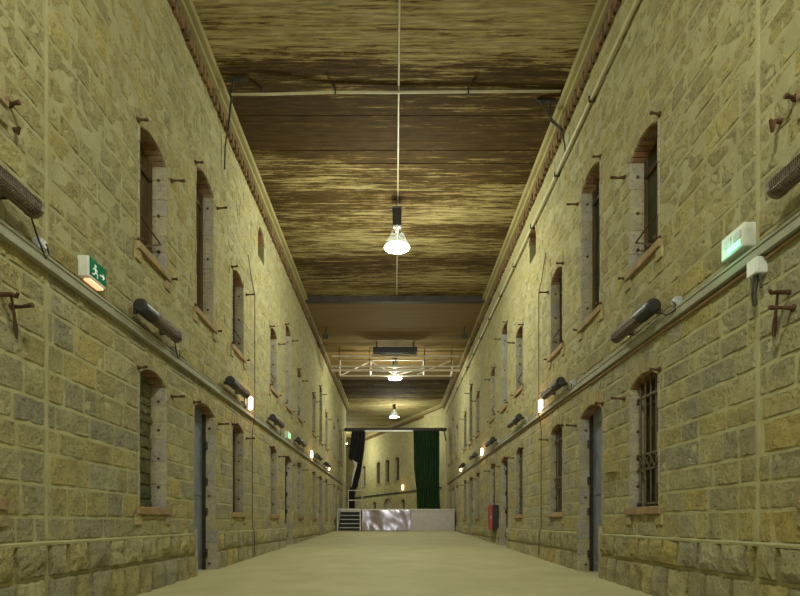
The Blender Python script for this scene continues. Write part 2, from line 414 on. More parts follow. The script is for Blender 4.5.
def fit_opening(wall, o, wname, ordn, rnd):
    near = o['u'] < 20 and wall is not WF
    is_door = o['t'] == 'door'
    kind = 'door' if is_door else 'window'
    counters[kind] += 1
    D = 0.2                                # depth of the reveal
    base = wall.P(o['u'], 0, max(o['z0'], 0))
    words = {'door': 'arched ground-floor doorway', 'low': 'lower arched window opening', 'up': 'upper arched window opening',
             'tall': 'tall upper arched opening', 'niche': 'small round-headed opening under the cornice'}[o['t']]
    lab = f"{words}, {ordn} along the {wname} stone wall" if o['t'] != 'niche' else f"{words} of the {wname} wall"
    e = empty(f"{kind}_{counters[kind]}", base, lab, None, kind='structure')
    z_lo = max(o['z0'], 0.0)
    # jambs: stacked dressed blocks
    if o['t'] != 'niche':
        for sgn in (-1, 1):
            j = MB(); z = z_lo
            if is_door: z = floor_z(o['u']) - .03 if wall is not WF else floor_z(40)
            edge = o['u0'] if sgn < 0 else o['u1']
            while z < o['zs'] - 0.02:
                h = min(rnd.choice((.24, .28, .33)), o['zs'] - z)
                if o['zs'] - z - h < .08: h = o['zs'] - z
                a, b2 = edge - sgn * 0.008, edge + sgn * 0.034
                front = .004 if not (is_door and z < .85) else .05
                j.box((min(a, b2), -D - .12, z + .005), (max(a, b2), front + rnd.uniform(-.005, .005), z + h - .005), 0, rnd.choice(LILAC), P=wall.P)
                z += h
            j.build('jamb', 'jamb', e, bevel=.006 if near else 0)
    # brick arch ring
    w, h = o['w'], o['rise']
    Rr = (w * w / 4 + h * h) / (2 * h); ang = math.asin(min(1, (w / 2) / Rr))
    zc = o['zs'] + h - Rr; nb = 11 if near else 8
    th = .21 if o['t'] != 'niche' else .12
    a = MB()
    for i in range(nb):
        t0 = -ang * 1.02 + 2.04 * ang * i / nb + .006; t1 = -ang * 1.02 + 2.04 * ang * (i + 1) / nb - .006
        fr_ = .006 + rnd.uniform(-.005, .005)
        ring = rnd.choice(PINK); r0 = th * rnd.uniform(.85, 1.1)
        for n0_, n1_, tint in ((-D - .12, -.03, rnd.choice(REDS)), (-.03, fr_, ring)):
            vs = []
            for t in (t0, t1):
                for rr in (Rr, Rr + r0):
                    for n in (n0_, n1_):
                        vs.append(wall.P(o['u'] + math.sin(t) * rr, n, zc + math.cos(t) * rr))
            a.add(vs, [(0, 1, 3, 2), (4, 6, 7, 5), (0, 4, 5, 1), (2, 3, 7, 6), (0, 2, 6, 4), (1, 5, 7, 3)], 0, tint)
    # spandrel packing behind the ring
    a.box((o['u0'] - .1, -D - .11, o['z1'] - .004), (o['u1'] + .1, -.03, o['z1'] + .1), 0, (.3, .23, .12), P=wall.P)
    a.build('arch', 'brick', e, bevel=.004 if near else 0)
    # sill
    if o['t'] in ('low', 'up', 'tall'):
        s = MB(); tint = rnd.choice(PINK); tint = (tint[0] * 1.0, tint[1] * .87, tint[2] * .98)
        s.box((o['u0'] - .1, -D, o['z0'] - .10), (o['u1'] + .1, .05, o['z0']), 0, tint, P=wall.P)
        s.build('sill', 'brick', e, bevel=.01)
        for sgn, edge in ((-1, o['u0']), (1, o['u1'])):
            s = MB(); s.box((edge - .08 + sgn * .05, -.03, o['z0'] - .24), (edge + .08 + sgn * .05, .025, o['z0'] - .10), 0, rnd.choice(PINK), P=wall.P)
            s.build('sill_corbel', 'brick', e, bevel=.01)
    # what fills the opening
    if o['t'] == 'niche':
        p = MB(); p.box((o['u0'] - .02, -D - .04, o['z0']), (o['u1'] + .02, -D, o['z1'] + .02), 0, P=wall.P)
        p.build('shutter', 'shutter', e)
    elif is_door:
        lf = MB(); zf = floor_z(o['u']) if wall is not WF else floor_z(40)
        lf.box((o['u0'], -D - .04, zf + .02), (o['u1'], -D, o['z1'] + .01), 0, P=wall.P)
        for zz in (zf + .12, zf + 1.35, o['zs'] - .12):
            lf.box((o['u0'] + .06, -D, zz), (o['u1'] - .14, -D + .015, zz + .07), 0, P=wall.P)
        lf.build('door_leaf', 'blue' if wall is not WF else 'grey', e, bevel=.003)
        if wall is not WF:
            fr = MB(); fr.box((o['u1'] - .10, -D - .01, zf + .01), (o['u1'] - .0, -D + .035, o['zs'] + .05), 0, P=wall.P)
            fr.build('door_frame', 'iron', e)
            for zz in (zf + .25, zf + 1.0, zf + 1.55, zf + 2.2):
                hg = MB(); hg.tube([wall.P(o['u1'] - .04, -D + .05, zz), wall.P(o['u1'] - .04, -D + .05, zz + .13)], .03, 8)
                hg.build('hinge', 'iron', e)
    elif wall is WL and o['t'] == 'low' and o['k'] == 0 and o['i'] == 0:
        p = MB(); zb = o['z0']                                  # blocked up with rubble
        while zb < o['z1'] - .02:
            hh = rnd.choice((.12, .16, .2)); u = o['u0'] - rnd.uniform(0, .1)
            while u < o['u1']:
                l = rnd.uniform(.14, .3)
                a0, a1 = max(u, o['u0']), min(u + l, o['u1'])
                if a1 - a0 > .04:
                    k = rnd.uniform(.7, 1.1)
                    stone(p, wall, a0, a1, zb, min(zb + hh, o['z1']), .019, -D, rnd, True, 0, (.25 * k, .255 * k, .15 * k), .02, back=-D - .03)
                u += l
            zb += hh
        p.box((o['u0'], -D - .12, o['z0']), (o['u1'], -D - .05, o['z1']), 0, (.2, .19, .1), P=wall.P)
        p.build('rubble_infill', 'stone', e, recalc=False)
        s = MB(); s.box((o['u0'], -D + .01, o['zs'] - .52), (o['u0'] + .32, -D + .05, o['z1']), 0, P=wall.P)
        s.build('shutter', 'shutter', e)
    else:
        p = MB()
        p.box((o['u0'] - .02, -D - .06, o['z0']), (o['u1'] + .02, -D - .03, o['z1'] + .01), 0, P=wall.P)
        bars = (o['t'] == 'low')
        p.build('pane' if bars else 'shutter_board', 'darkpane' if (bars or wall is WR) else 'shutter', e)
        fr = MB(); fw = .05
        for (a0, a1, b0, b1) in ((o['u0'], o['u0'] + fw, o['z0'], o['z1']), (o['u1'] - fw, o['u1'], o['z0'], o['z1']),
                                 (o['u0'], o['u1'], o['z0'], o['z0'] + fw), (o['u'] - .02, o['u'] + .02, o['z0'], o['z1']),
                                 (o['u0'], o['u1'], o['zs'] - .25, o['zs'] - .2)):
            fr.box((a0, -D - .03, b0), (a1, -D + .01, b1), 0, P=wall.P)
        fr.build('window_frame', 'shutter', e)
        if bars and near and wall is WR:
            ba = MB()
            for q in range(5):
                uu = o['u0'] + .09 + (o['w'] - .18) * q / 4
                bz = MB(); bz.tube([wall.P(uu, -.1, o['z0'] - .01), wall.P(uu, -.1, o['z1'])], .013, 6); bz.build('bar', 'bar_iron', e)
            for zz in (o['z0'] + .05, o['z0'] + .52, o['z0'] + .72, o['zs'] - .15):
                bz = MB(); bz.box((o['u0'], -.115, zz - .014), (o['u1'], -.085, zz + .014), 0, P=wall.P); bz.build('cross_bar', 'bar_iron', e)
            for q in range(4):
                ua_ = o['u0'] + .09 + (o['w'] - .18) * q / 4; ub_ = ua_ + (o['w'] - .18) / 4
                ba.tube([wall.P(ua_, -.08, o['z0'] + .53), wall.P(ub_, -.08, o['z0'] + .71)], .009, 5)
                ba.tube([wall.P(ub_, -.08, o['z0'] + .53), wall.P(ua_, -.08, o['z0'] + .71)], .009, 5)
            ba.build('lattice', 'bar_iron', e)
        if o['t'] == 'up' and near:
            st_ = MB()
            st_.tube([wall.P(o['u0'] + .06, -D + .02, o['z0'] + .62), wall.P(o['u1'] - .12, -.02, o['z0'] + .34)], .012, 6)
            st_.tube([wall.P(o['u1'] - .12, -.02, o['z0'] + .34), wall.P(o['u0'] + .1, -.03, o['z0'] + .02)], .012, 6)
            st_.build('stay_rod', 'rust', e)
    # shutter pins beside the arch and near the foot
    if wall is not WF and o['t'] in ('low', 'up', 'tall', 'door') and o['u'] < 27:
        hook(e, wall, o['u0'] - .05, o['zs'] + .05, rnd, .13); hook(e, wall, o['u1'] + .18, o['zs'] - .08, rnd, .2)
        if o['t'] in ('up', 'tall'):
            hook(e, wall, o['u0'] - .04, o['z0'] + .03, rnd, .08); hook(e, wall, o['u1'] + .16, o['z0'] - .02, rnd, .1)
        if near and o['t'] in ('low', 'door', 'up', 'tall'):
            n_b = 4 if o['t'] == 'low' else 3
            for q in range(n_b):                    # sockets in the far reveal
                zz = z_lo + .3 + (o['zs'] - z_lo - .5) * q / (n_b - 1)
                bz = MB(); bz.tube([wall.P(o['u1'] + .01, -.1, zz), wall.P(o['u1'] - .02, -.1, zz)], .022, 8); bz.build('socket', 'rust', e)

rnd = random.Random(21)
for wall, wname in ((WL, 'left'), (WR, 'right'), (WF, 'far')):
    cnt = {}
    for o in sorted(wall.openings, key=lambda o: o['u']):
        cnt[o['t']] = cnt.get(o['t'], 0) + 1
        fit_opening(wall, o, wname, ORD[cnt[o['t']] - 1], rnd)

# the edge of the next window's sills at the picture's borders belongs to windows built above (u = 4.0)

# ------------------------------------------------------------------ floor, ceilings, cornices
mb = MB(); nx = 2
mb.add([(-W - .4, Y0, floor_z(Y0)), (W + .4, Y0, floor_z(Y0)), (W + .4, 36, floor_z(36)), (-W - .4, 36, floor_z(36)),
        (W + .4, 70, floor_z(36)), (-24, 70, floor_z(36)), (-W - 1.5, 36, floor_z(36))],
       [(0, 1, 2, 3), (3, 2, 4, 5, 6)])
tag(mb.build('floor', 'floor', recalc=False), 'bare beige concrete floor rising gently towards the stage', 'floor', kind='structure')

def ceiling_boards(name, y0, y1, z, mat, bw, label, xa=-W - .3, xb=W + .3, gap=.005):
    mb = MB(); y = y0; r_ = random.Random(int(y0 * 7)); 
    while y < y1 - 1e-6:
        h = r_.uniform(-.006, .006)
        mb.box((xa, y, z + h), (xb, min(y + bw, y1) - gap, z + .1))
        y += bw
    mb.box((xa, y0, z + .06), (xb, y1, z + .16))
    return tag(mb.build(name, mat), label, 'ceiling', kind='structure')
ceiling_boards('ceiling', Y0, 18.90, H_CEIL, 'ceiling', .14, 'old board ceiling with cream paint peeling off dark wood')
ceiling_boards('ceiling_panelled', 19.06, 29.3, H_FALSE, 'panelceil', .16, 'smooth brown boarded ceiling hung lower over the middle of the hall', gap=.006)
ceiling_boards('ceiling_end', 29.3, 66, H_CEIL, 'ceiling', .14, 'weathered board ceiling over the far end of the hall', -26, W + .3)
mb = MB(); mb.box((-W, 18.86, R(7.81)), (W, 19.06, H_CEIL + .1))
tag(mb.build('beam', 'beam', bevel=.01), 'dark timber beam across the ceiling where the smooth boards begin', 'beam', kind='structure')
mb = MB(); mb.box((-W, 29.2, H_FALSE), (W, 29.3, H_CEIL + .1))
tag(mb.build('trim_ceiling', 'beam'), 'dark edge board closing the far end of the smooth ceiling', 'trim', kind='structure')

def cornice(n, wall, u0, u1, txt):
    mb = MB(); mb.box((u0, -.05, R(7.86)), (u1, .20, H_CEIL - .01), P=wall.P)
    mb.box((u0, -.05, R(7.80)), (u1, .12, R(7.87)), P=wall.P)
    tag(mb.build(f'trim_{n}', 'cornice', bevel=.012), f'ochre timber cornice along the {txt} wall', 'cornice', kind='structure')
    mb = MB(); u = max(u0, 3.0) ; r_ = random.Random(n)
    mb.box((u0, -.05, R(7.74)), (u1, .05, R(7.81)), P=wall.P)
    while u < u1 - .1:
        l = r_.uniform(.09, .13)
        mb.box((u, -.05, R(7.56) + r_.uniform(-.015, .015)), (u + l, .07 + r_.uniform(-.015, .01), R(7.76)), P=wall.P)
        u += l + r_.uniform(.05, .09)
    tag(mb.build(f'trim_{n + 1}', 'dentil'), f'red-brown brick dentil course under the {txt} cornice', 'cornice', kind='structure')
cornice(1, WL, Y0, 36, 'left'); cornice(3, WR, Y0, 36, 'right'); cornice(5, WF, 0, 32, 'far')

# ------------------------------------------------------------------ pendant lamps
def lamp(Y, z, rod_top, x, label, power, detail=True):
    e = empty('high_bay_lamp', (x, Y, z), label, 'lamp', 'lamps hanging along the middle of the hall')
    c = (x, Y, z)
    s = MB(); s.lathe(c, [(.10, .40), (.14, .38), (.20, .26), (.30, .06), (.32, .015), (.325, 0), (.31, 0)]); s.build('reflector', 'refractor', e, smooth=True)
    l = MB(); l.lathe(c, [(.0005, .004), (.31, .004)]); l.build('lens', 'lens', e)
    b_ = MB(); b_.box((x - .11, Y - .11, z + .50), (x + .11, Y + .11, z + .95)); b_.box((x - .13, Y - .13, z + .93), (x + .13, Y + .13, z + .96))
    b_.build('ballast_box', 'iron', e, bevel=.015)
    n_ = MB(); n_.lathe(c, [(.045, .38), (.045, .52)], 12); n_.build('neck', 'galv', e, smooth=True)
    for sx_ in (-.09, .03):
        k = MB(); k.box((x + sx_, Y - .13, z + .44), (x + sx_ + .05, Y - .08, z + .49)); k.build('clip', 'galv', e)
    r_ = MB(); r_.tube([(x, Y, z + .95), (x, Y, rod_top + .03)], .012, 8); r_.build('rod', 'iron', e)
    ld = bpy.data.lights.new('lamp_light', 'POINT'); ld.energy = power; ld.color = (0.955, 1.0, 0.80); ld.shadow_soft_size = 0.22
    lo = bpy.data.objects.new('lamp_light', ld); COL.objects.link(lo); lo.location = (0, 0, -.26); lo.parent = e
    return e
P0 = 425
lamp(13.2, R(6.79), H_CEIL, .05, 'white-glowing round pendant lamp, nearest, under the peeling ceiling', P0)
lamp(25.0, R(6.72), H_FALSE, 0, 'white-glowing round pendant lamp just behind the ceiling truss', 320)
lamp(36.3, R(7.15), H_CEIL, -.06, 'smallest glowing pendant lamp, above the curtain frame', 250)
lamp(1.2, R(6.79), H_CEIL, .08, 'unseen pendant lamp overhead, added for fill above the upper edge of the picture', 500)  # lamp row continued overhead, unseen; added to light the near walls
lamp(-10, R(6.79), H_CEIL, .10, 'unseen pendant lamp added for fill behind the viewer', 650)  # row carried on behind the camera, unseen; added as fill light
lamp(47, R(6.9), H_CEIL, -4.5, 'pendant lamp added past the bend to brighten the far wall, hidden by the end of the left wall', 330)  # added out of view, brightens the far wall

# cable along the middle of the ceiling
mb = MB(); mb.tube([(.07, 0, H_CEIL - .02), (.068, 13.1, H_CEIL - .02), (.06, 18.7, H_CEIL - .02)], .018, 6)
tag(mb.build('ceiling_cable', 'pipe'), 'pale cable running lengthways along the middle of the old ceiling', 'cable')
# crosswise pipe
e = empty('ceiling_pipe', (0, 9.83, H_CEIL - .1), 'thin cream pipe crossing the peeling ceiling from wall to wall', 'pipe')
mb = MB(); mb.tube([(-2.98, 9.70, H_CEIL - .22), (-2.3, 9.78, H_CEIL - .15), (-1.2, 9.83, H_CEIL - .075), (0, 9.85, H_CEIL - .06), (1.3, 9.85, H_CEIL - .05), (3.06, 9.86, H_CEIL - .03)], .022, 8)
mb.build('tube', 'pipe', e, smooth=True)
for xx in (-2.45, -1.1, 1.35):
    mb = MB(); mb.box((xx - .012, 9.79, H_CEIL - .14), (xx + .012, 9.87, H_CEIL)); mb.build('clamp', 'iron', e)
# iron brackets at its two ends
for sgn, lab, wall in ((-1, 'dark iron bracket and drop rod at the left end of the ceiling pipe', WL), (1, 'dark iron bracket and cable at the right end of the ceiling pipe', WR)):
    e = empty('iron_bracket', (sgn * 2.85, 9.66, H_CEIL), lab, 'bracket', 'iron brackets at the ends of the ceiling pipe')
    Yb = 9.62 if sgn < 0 else 10.1
    mb = MB(); mb.box((sgn * 2.68, Yb - .04, H_CEIL - .035), (sgn * 3.0, Yb + .04, H_CEIL + .01)); mb.build('plate', 'iron', e)
    mb = MB(); mb.tube([(sgn * 2.92, Yb, H_CEIL - .03), (sgn * 3.02, Yb + .2, H_CEIL - .25), wall.P(10.15, .12, R(7.45))], .018, 6); mb.build('rod', 'iron', e)
    if sgn > 0:
        mb = MB(); mb.tube([(2.75, Yb, H_CEIL - .03), (2.98, Yb + .15, H_CEIL - .2), wall.P(10.15, .11, R(7.45))], .014, 6); mb.build('brace', 'iron', e)
    mb = MB(); mb.tube([wall.P(10.15, .12, R(7.5)), wall.P(10.2, .05, R(7.2)), wall.P(10.2, .04, R(6.75) if sgn < 0 else R(7.05))], .014, 6); mb.build('drop_cable', 'iron', e)
# right wall high pipe
e = empty('wall_pipe', WR.P(18, .05, R(6.98)), 'long cream pipe running high along the right wall under the cornice', 'pipe')
mb = MB(); mb.tube([WR.P(u, .06, R(6.98)) for u in (-2, 10, 20, 34)], .032, 10); mb.build('tube', 'pipe', e, smooth=True)
for u in [6.9 + 1.9 * k for k in range(12)]:
    mb = MB(); mb.box((u - .012, -.02, R(6.93)), (u + .012, .105, R(7.03)), P=WR.P); mb.build('clamp', 'iron', e)

# ------------------------------------------------------------------ cable trays and what hangs by them
for wall, nm in ((WL, 'left'), (WR, 'right'), ):
    e = empty('cable_tray', wall.P(14, 0, R(2.42)), f'long grey cable tray fixed along the {nm} stone wall', 'cable tray')
    mb = MB(); mb.box((-3, .0, R(2.37)), (35.6, .065, R(2.475)), P=wall.P); mb.build('channel', 'tray', e, bevel=.004)
    mb = MB(); mb.box((-3, .065, R(2.455)), (35.6, .075, R(2.48)), P=wall.P); mb.build('lid', 'tray', e)
    if nm == 'right':
        mb = MB(); mb.tube([wall.P(u, .02, R(2.335) + .01 * math.sin(u * 2)) for u in [-3 + .8 * k for k in range(48)]], .016, 6); mb.build('copper_pipe', 'copper', e)
e = empty('cable_tray', WF.P(8, 0, R(2.36)), 'dark cable line crossing the far wall behind the curtains', 'cable tray')
mb = MB(); mb.box((.3, 0, R(2.30)), (26, .06, R(2.40)), P=WF.P); mb.build('channel', 'iron', e)

def heater(wall, u, zc, L, label, grp, cable_side):
    """Tubular infrared heater on two brackets, grille turned down into the hall."""
    e = empty('infrared_heater', wall.P(u, .0, zc), label, 'heater', grp)
    n0, r = .17, .085
    def prof(a0, a1, k, rr): return [(n0 + math.cos(a0 + (a1 - a0) * i / k) * rr, zc + math.sin(a0 + (a1 - a0) * i / k) * rr) for i in range(k + 1)]
    rad = math.radians
    hs = MB(); p = prof(rad(25), rad(278), 14, r); q = prof(rad(278), rad(25), 14, r - .008)
    ring = p + q; n = len(ring)
    vs = [wall.P(uu, a, z) for uu in (u - L / 2, u + L / 2) for a, z in ring]
    hs.add(vs, [(i, (i + 1) % n, n + (i + 1) % n, n + i) for i in range(n)] + [tuple(range(n)), tuple(range(n, 2 * n))])
    hs.build('housing', 'heater', e)
    rf = MB(); rf.box((u - L / 2 + .03, n0 - .03, zc - .05), (u + L / 2 - .03, n0 + .05, zc + .03), P=wall.P); rf.build('heating_tube', 'heatglass', e, bevel=.015)
    gr = MB(); k = int(L / .022)
    for i in range(k + 1):
        uu = u - L / 2 + .03 + (L - .06) * i / k
        gp = prof(rad(-82), rad(25), 6, r + .001); gq = prof(rad(25), rad(-82), 6, r - .004)
        rg = gp + gq; m_ = len(rg)
        vs = [wall.P(uu + d, a, z) for d in (-.0035, .0035) for a, z in rg]
        gr.add(vs, [(j, (j + 1) % m_, m_ + (j + 1) % m_, m_ + j) for j in range(m_)] + [tuple(range(m_)), tuple(range(m_, 2 * m_))])
    for a in (-82, -30, 25):
        pt = (n0 + math.cos(rad(a)) * r, zc + math.sin(rad(a)) * r)
        gr.tube([wall.P(u - L / 2, *pt), wall.P(u + L / 2, *pt)], .006, 5)
    gr.build('grille', 'heater', e)
    for sgn in (-1, 1):
        c = MB(); ll = .05
        c.tube([wall.P(u + sgn * (L / 2 - .01), n0, zc), wall.P(u + sgn * (L / 2 + ll - .02), n0, zc), wall.P(u + sgn * (L / 2 + ll), n0, zc)], [r + .006, r + .004, r - .02], 16)
        c.build('end_cap', 'heater' if sgn > 0 else 'black', e)
        if sgn < 0:
            c = MB(); c.tube([wall.P(u - L / 2 - .01, n0, zc), wall.P(u - L / 2 + .30, n0, zc)], r + .008, 18); c.build('control_box', 'black', e)
        bk = MB(); bk.box((u + sgn * L * .36 - .015, -.01, zc - .03), (u + sgn * L * .36 + .015, n0 - .06, zc + .03), P=wall.P); bk.build('bracket', 'iron', e)
    us = u + cable_side * (L / 2 + .30)
    cb = MB(); cb.tube([wall.P(u + cable_side * (L / 2 + .02), n0 - .03, zc - .06), wall.P(u + cable_side * (L / 2 + .18), .10, zc - .18), wall.P(us + .03 * cable_side, .07, R(2.44)),
                        wall.P(us + .06 * cable_side, .08, R(2.50)), wall.P(us, .09, R(2.56))], .008, 6)
    cb.build('cable', 'black', e)
    e2 = empty('socket_box', wall.P(us, 0, R(2.5)), label.replace('infrared strip heater', 'cable socket box serving the heater').replace('dark ', 'small grey '), 'socket', grp.replace('heaters', 'heater sockets'))
    s = MB(); s.box((us - .05, -.01, R(2.49)), (us + .05, .075, R(2.60)), P=wall.P); s.build('box', 'grey', e2, bevel=.012)
    s = MB(); s.tube([wall.P(us, .075, R(2.545)), wall.P(us, .088, R(2.545))], .03, 12); s.build('plug', 'white', e2)
HL = [(4.0, 2.72), (7.1, 2.66), (10.65, 2.68), (14.2, 2.68), (17.8, 2.66), (21.9, 2.66), (24.8, 2.66)]
HR = [(3.75, 2.74), (7.0, 2.62), (10.6, 2.65), (14.0, 2.65), (17.6, 2.64), (21.4, 2.64), (25.0, 2.64)]
for wall, lst, nm, cs in ((WL, HL, 'left', 1), (WR, HR, 'right', -1)):
    for i, (u, z) in enumerate(lst):
        heater(wall, u, R(z), 1.05 if i else 1.2, f'dark infrared strip heater, {ORD[i]} from the camera along the {nm} wall', f'infrared heaters along the {nm} wall', cs)

# wall lamps with a warm lit glass
def wall_lamp(wall, u, z, label, big=1.0, pw=5):
    e = empty('wall_lamp', wall.P(u, 0, z), label, 'lamp', 'warm lamps along the walls')
    b_ = MB(); b_.box((u - .11, -.02, z - .16 * big), (u + .11, .04, z + .16 * big), P=wall.P); b_.build('back_plate', 'white', e, bevel=.01)
    b_ = MB(); b_.box((u - .055, .04, z - .14 * big), (u + .055, .105, z + .14 * big), P=wall.P); b_.build('glass', 'warm', e, bevel=.03)
    ld = bpy.data.lights.new('warm_light', 'POINT'); ld.energy = pw; ld.color = (1.0, 0.55, 0.28); ld.shadow_soft_size = .06
    lo = bpy.data.objects.new('warm_light', ld); COL.objects.link(lo); lo.location = wall.P(u, .25, z) - e.location; lo.parent = e
for wall, u, z, l in ((WL, 11.95, 2.66, 'warm lit wall lamp, nearest of three on the left wall'), (WL, 20.7, 2.63, 'warm lit wall lamp, middle of three on the left wall'),
                      (WL, 26.1, 2.66, 'warm lit wall lamp, farthest of three on the left wall'), (WR, 11.85, 2.58, 'warm lit wall lamp, brightest, on the right wall'),
                      (WR, 19.8, 2.60, 'warm lit wall lamp, middle of three on the right wall'), (WR, 26.2, 2.62, 'warm lit wall lamp, farthest of three on the right wall'),
                      (WF, 6.5, 2.72, 'warm lit lamp on the far wall beside the green curtain')):
    wall_lamp(wall, u, R(z), l, 1.0 if wall is not WF else 1.4)

# emergency exit signs
def exit_sign(wall, u, z, label, mode):
    e = empty('exit_sign', wall.P(u, 0, z), label, 'exit sign')
    c = MB(); c.box((u - .17, -.02, z - .10), (u + .17, .11, z + .125), P=wall.P); c.build('case', 'white', e, bevel=.015)
    if mode == 'panel':
        f = MB(); f.box((u - .155, .11, z - .07), (u + .16, .116, z + .115), P=wall.P); f.build('face', 'sign_green', e)
        g_ = MB()                                                   # running figure and arrow
        def quad(pts): g_.add([wall.P(u + a, .118, z + .005 + b2) for a, b2 in pts] + [wall.P(u + a, .116, z + .005 + b2) for a, b2 in pts],
                              [tuple(range(len(pts)))] + [(i, (i + 1) % len(pts), len(pts) + (i + 1) % len(pts), len(pts) + i) for i in range(len(pts))])
        quad([(-.055 + .016 * math.cos(t * .785), .052 + .016 * math.sin(t * .785)) for t in range(8)])
        quad([(-.075, .03), (-.05, .033), (-.035, -.012), (-.06, -.015)])
        quad([(-.055, .032), (-.015, .012), (-.02, .002), (-.052, .018)])
        quad([(-.075, .03), (-.105, .005), (-.098, -.002), (-.07, .018)])
        quad([(-.036, -.008), (-.005, -.028), (-.015, -.066), (-.027, -.066), (-.022, -.033), (-.05, -.02)])
        quad([(-.06, -.012), (-.085, -.04), (-.118, -.042), (-.118, -.054), (-.08, -.053), (-.045, -.02)])
        quad([(.03, .008), (.085, .008), (.085, .035), (.13, 0), (.085, -.035), (.085, -.008), (.03, -.008)])
        g_.build('pictogram', 'white', e, recalc=True)
        w_ = MB(); w_.box((u - .13, .03, z - .125), (u + .13, .105, z - .10), P=wall.P); w_.build('lamp_lens', 'orange', e, bevel=.01)
    elif mode == 'led':
        for a in (-.08, .06):
            f = MB(); f.box((u + a - .05, .11, z + .0), (u + a + .05, .116, z + .075), P=wall.P); f.build('window', 'grey', e)
        f = MB(); f.box((u - .13, .11, z - .075), (u + .06, .118, z - .015), P=wall.P); f.build('green_lamp', 'green_led', e, bevel=.004)
    else:
        f = MB(); f.box((u - .14, .11, z - .075), (u + .14, .116, z + .075), P=wall.P); f.build('face', 'green_led', e)
exit_sign(WL, 5.72, R(2.66), 'green and white emergency exit sign over the left cable tray', 'panel')
exit_sign(WR, 5.05, R(2.63), 'white emergency light with a green lamp on the right wall', 'led')
exit_sign(WL, 16.1, R(2.60), 'small distant green exit sign on the left wall', 'far')
ld = bpy.data.lights.new('green_light', 'POINT'); ld.energy = .5; ld.color = (.1, 1, .45); ld.shadow_soft_size = .05
lo = bpy.data.objects.new('green_light', ld); COL.objects.link(lo); lo.location = WR.P(5.1, .2, R(2.58))
# junction box with a hanging cable
e = empty('junction_box', WR.P(4.8, 0, R(2.28)), 'white junction box hanging below the right cable tray', 'junction box')
mb = MB(); mb.box((4.72, -.01, R(2.21)), (4.86, .1, R(2.36)), P=WR.P); mb.build('box', 'white', e, bevel=.012)
mb = MB(); mb.tube([WR.P(4.78, .06, R(2.22)), WR.P(4.80, .07, R(2.05)), WR.P(4.80, .06, R(1.95))], [.025, .022, .02], 8); mb.build('cable', 'iron', e)
mb = MB(); mb.tube([WR.P(4.74, .06, R(2.22)), WR.P(4.73, .05, R(2.08))], .012, 6); mb.build('cable', 'iron', e)
# vertical cables on the walls
for wall, u, z0, z1, l in ((WL, 12.22, .55, R(5.5), 'thin dark cable running down the left wall beside the wall lamp'), (WR, 11.92, .55, R(5.4), 'thin dark cable running down the right wall beside the wall lamp')):
    mb = MB(); mb.tube([wall.P(u - .35, .03, z1 + .45), wall.P(u - .12, .03, z1 + .1), wall.P(u, .085, z1 - .3), wall.P(u, .085, R(2.4)), wall.P(u, .03, R(2.1)), wall.P(u, .03, .95), wall.P(u, .075, .84), wall.P(u, .085, .3)], .009, 6)
    tag(mb.build('wall_cable', 'rust'), l, 'cable')
# rusty wall hooks near the camera
def stub(wall, u, z, L, label, droop):
    h = MB(); h.tube([wall.P(u, -.03, z), wall.P(u, L * .6, z), wall.P(u - .03, L, z - droop), wall.P(u - .05, L + .03, z - droop * .2)], [.022, .02, .017, .013], 8)
    if z < R(3):                          # flat hold-back hanging from the hook
        h.tube([wall.P(u + .02, L * .5, z), wall.P(u + .10, .05, z - .12), wall.P(u + .16, .02, z - .24), wall.P(u + .18, .012, z - .31)], [.010, .011, .020, .012], 6)
    tag(h.build('iron_hook', 'rust'), label, 'hook', 'rusty hooks in the walls')
stub(WL, 4.45, R(1.90), .16, 'rusty iron hook in the left wall under the nearest heater', .03)
stub(WR, 4.45, R(1.92), .18, 'rusty iron hook in the right wall below the junction box', .02)
stub(WR, 4.55, R(3.42), .10, 'rusty bent iron hook high on the right wall above the nearest heater', .10)
stub(WL, 4.62, R(3.40), .05, 'rusty iron ring hook high on the left wall above the nearest heater', .05)

mb = MB(); mb.box((7.85, -.03, R(.74)), (8.2, .09, R(.90)), P=WR.P)
tag(mb.build('wall_block', 'cornice', bevel=.01), 'tan wooden block fixed to the right wall between the nearest door and barred window', 'block')
# red cabinet on the right wall
e = empty('fire_cabinet', WR.P(17.3, 0, R(-.25)), 'red-fronted black box mounted low on the right wall', 'cabinet')
z0, z1 = R(-.26), R(.55)
mb = MB(); mb.box((16.93, -.02, z0), (17.67, .20, z1), P=WR.P); mb.build('body', 'black', e, bevel=.012)
mb = MB(); mb.box((16.93, .20, z0), (17.67, .225, z1), P=WR.P); d = mb.build('door', 'red', e, bevel=.008)
mb = MB(); mb.box((17.0, .225, z0 + .38), (17.03, .25, z0 + .46), P=WR.P); mb.build('handle', 'galv', d)
mb = MB(); mb.tube([WR.P(16.95, .05, z0 + .02), WR.P(16.95, .05, z0 - .4)], .015, 6); mb.build('drain_pipe', 'galv', e)

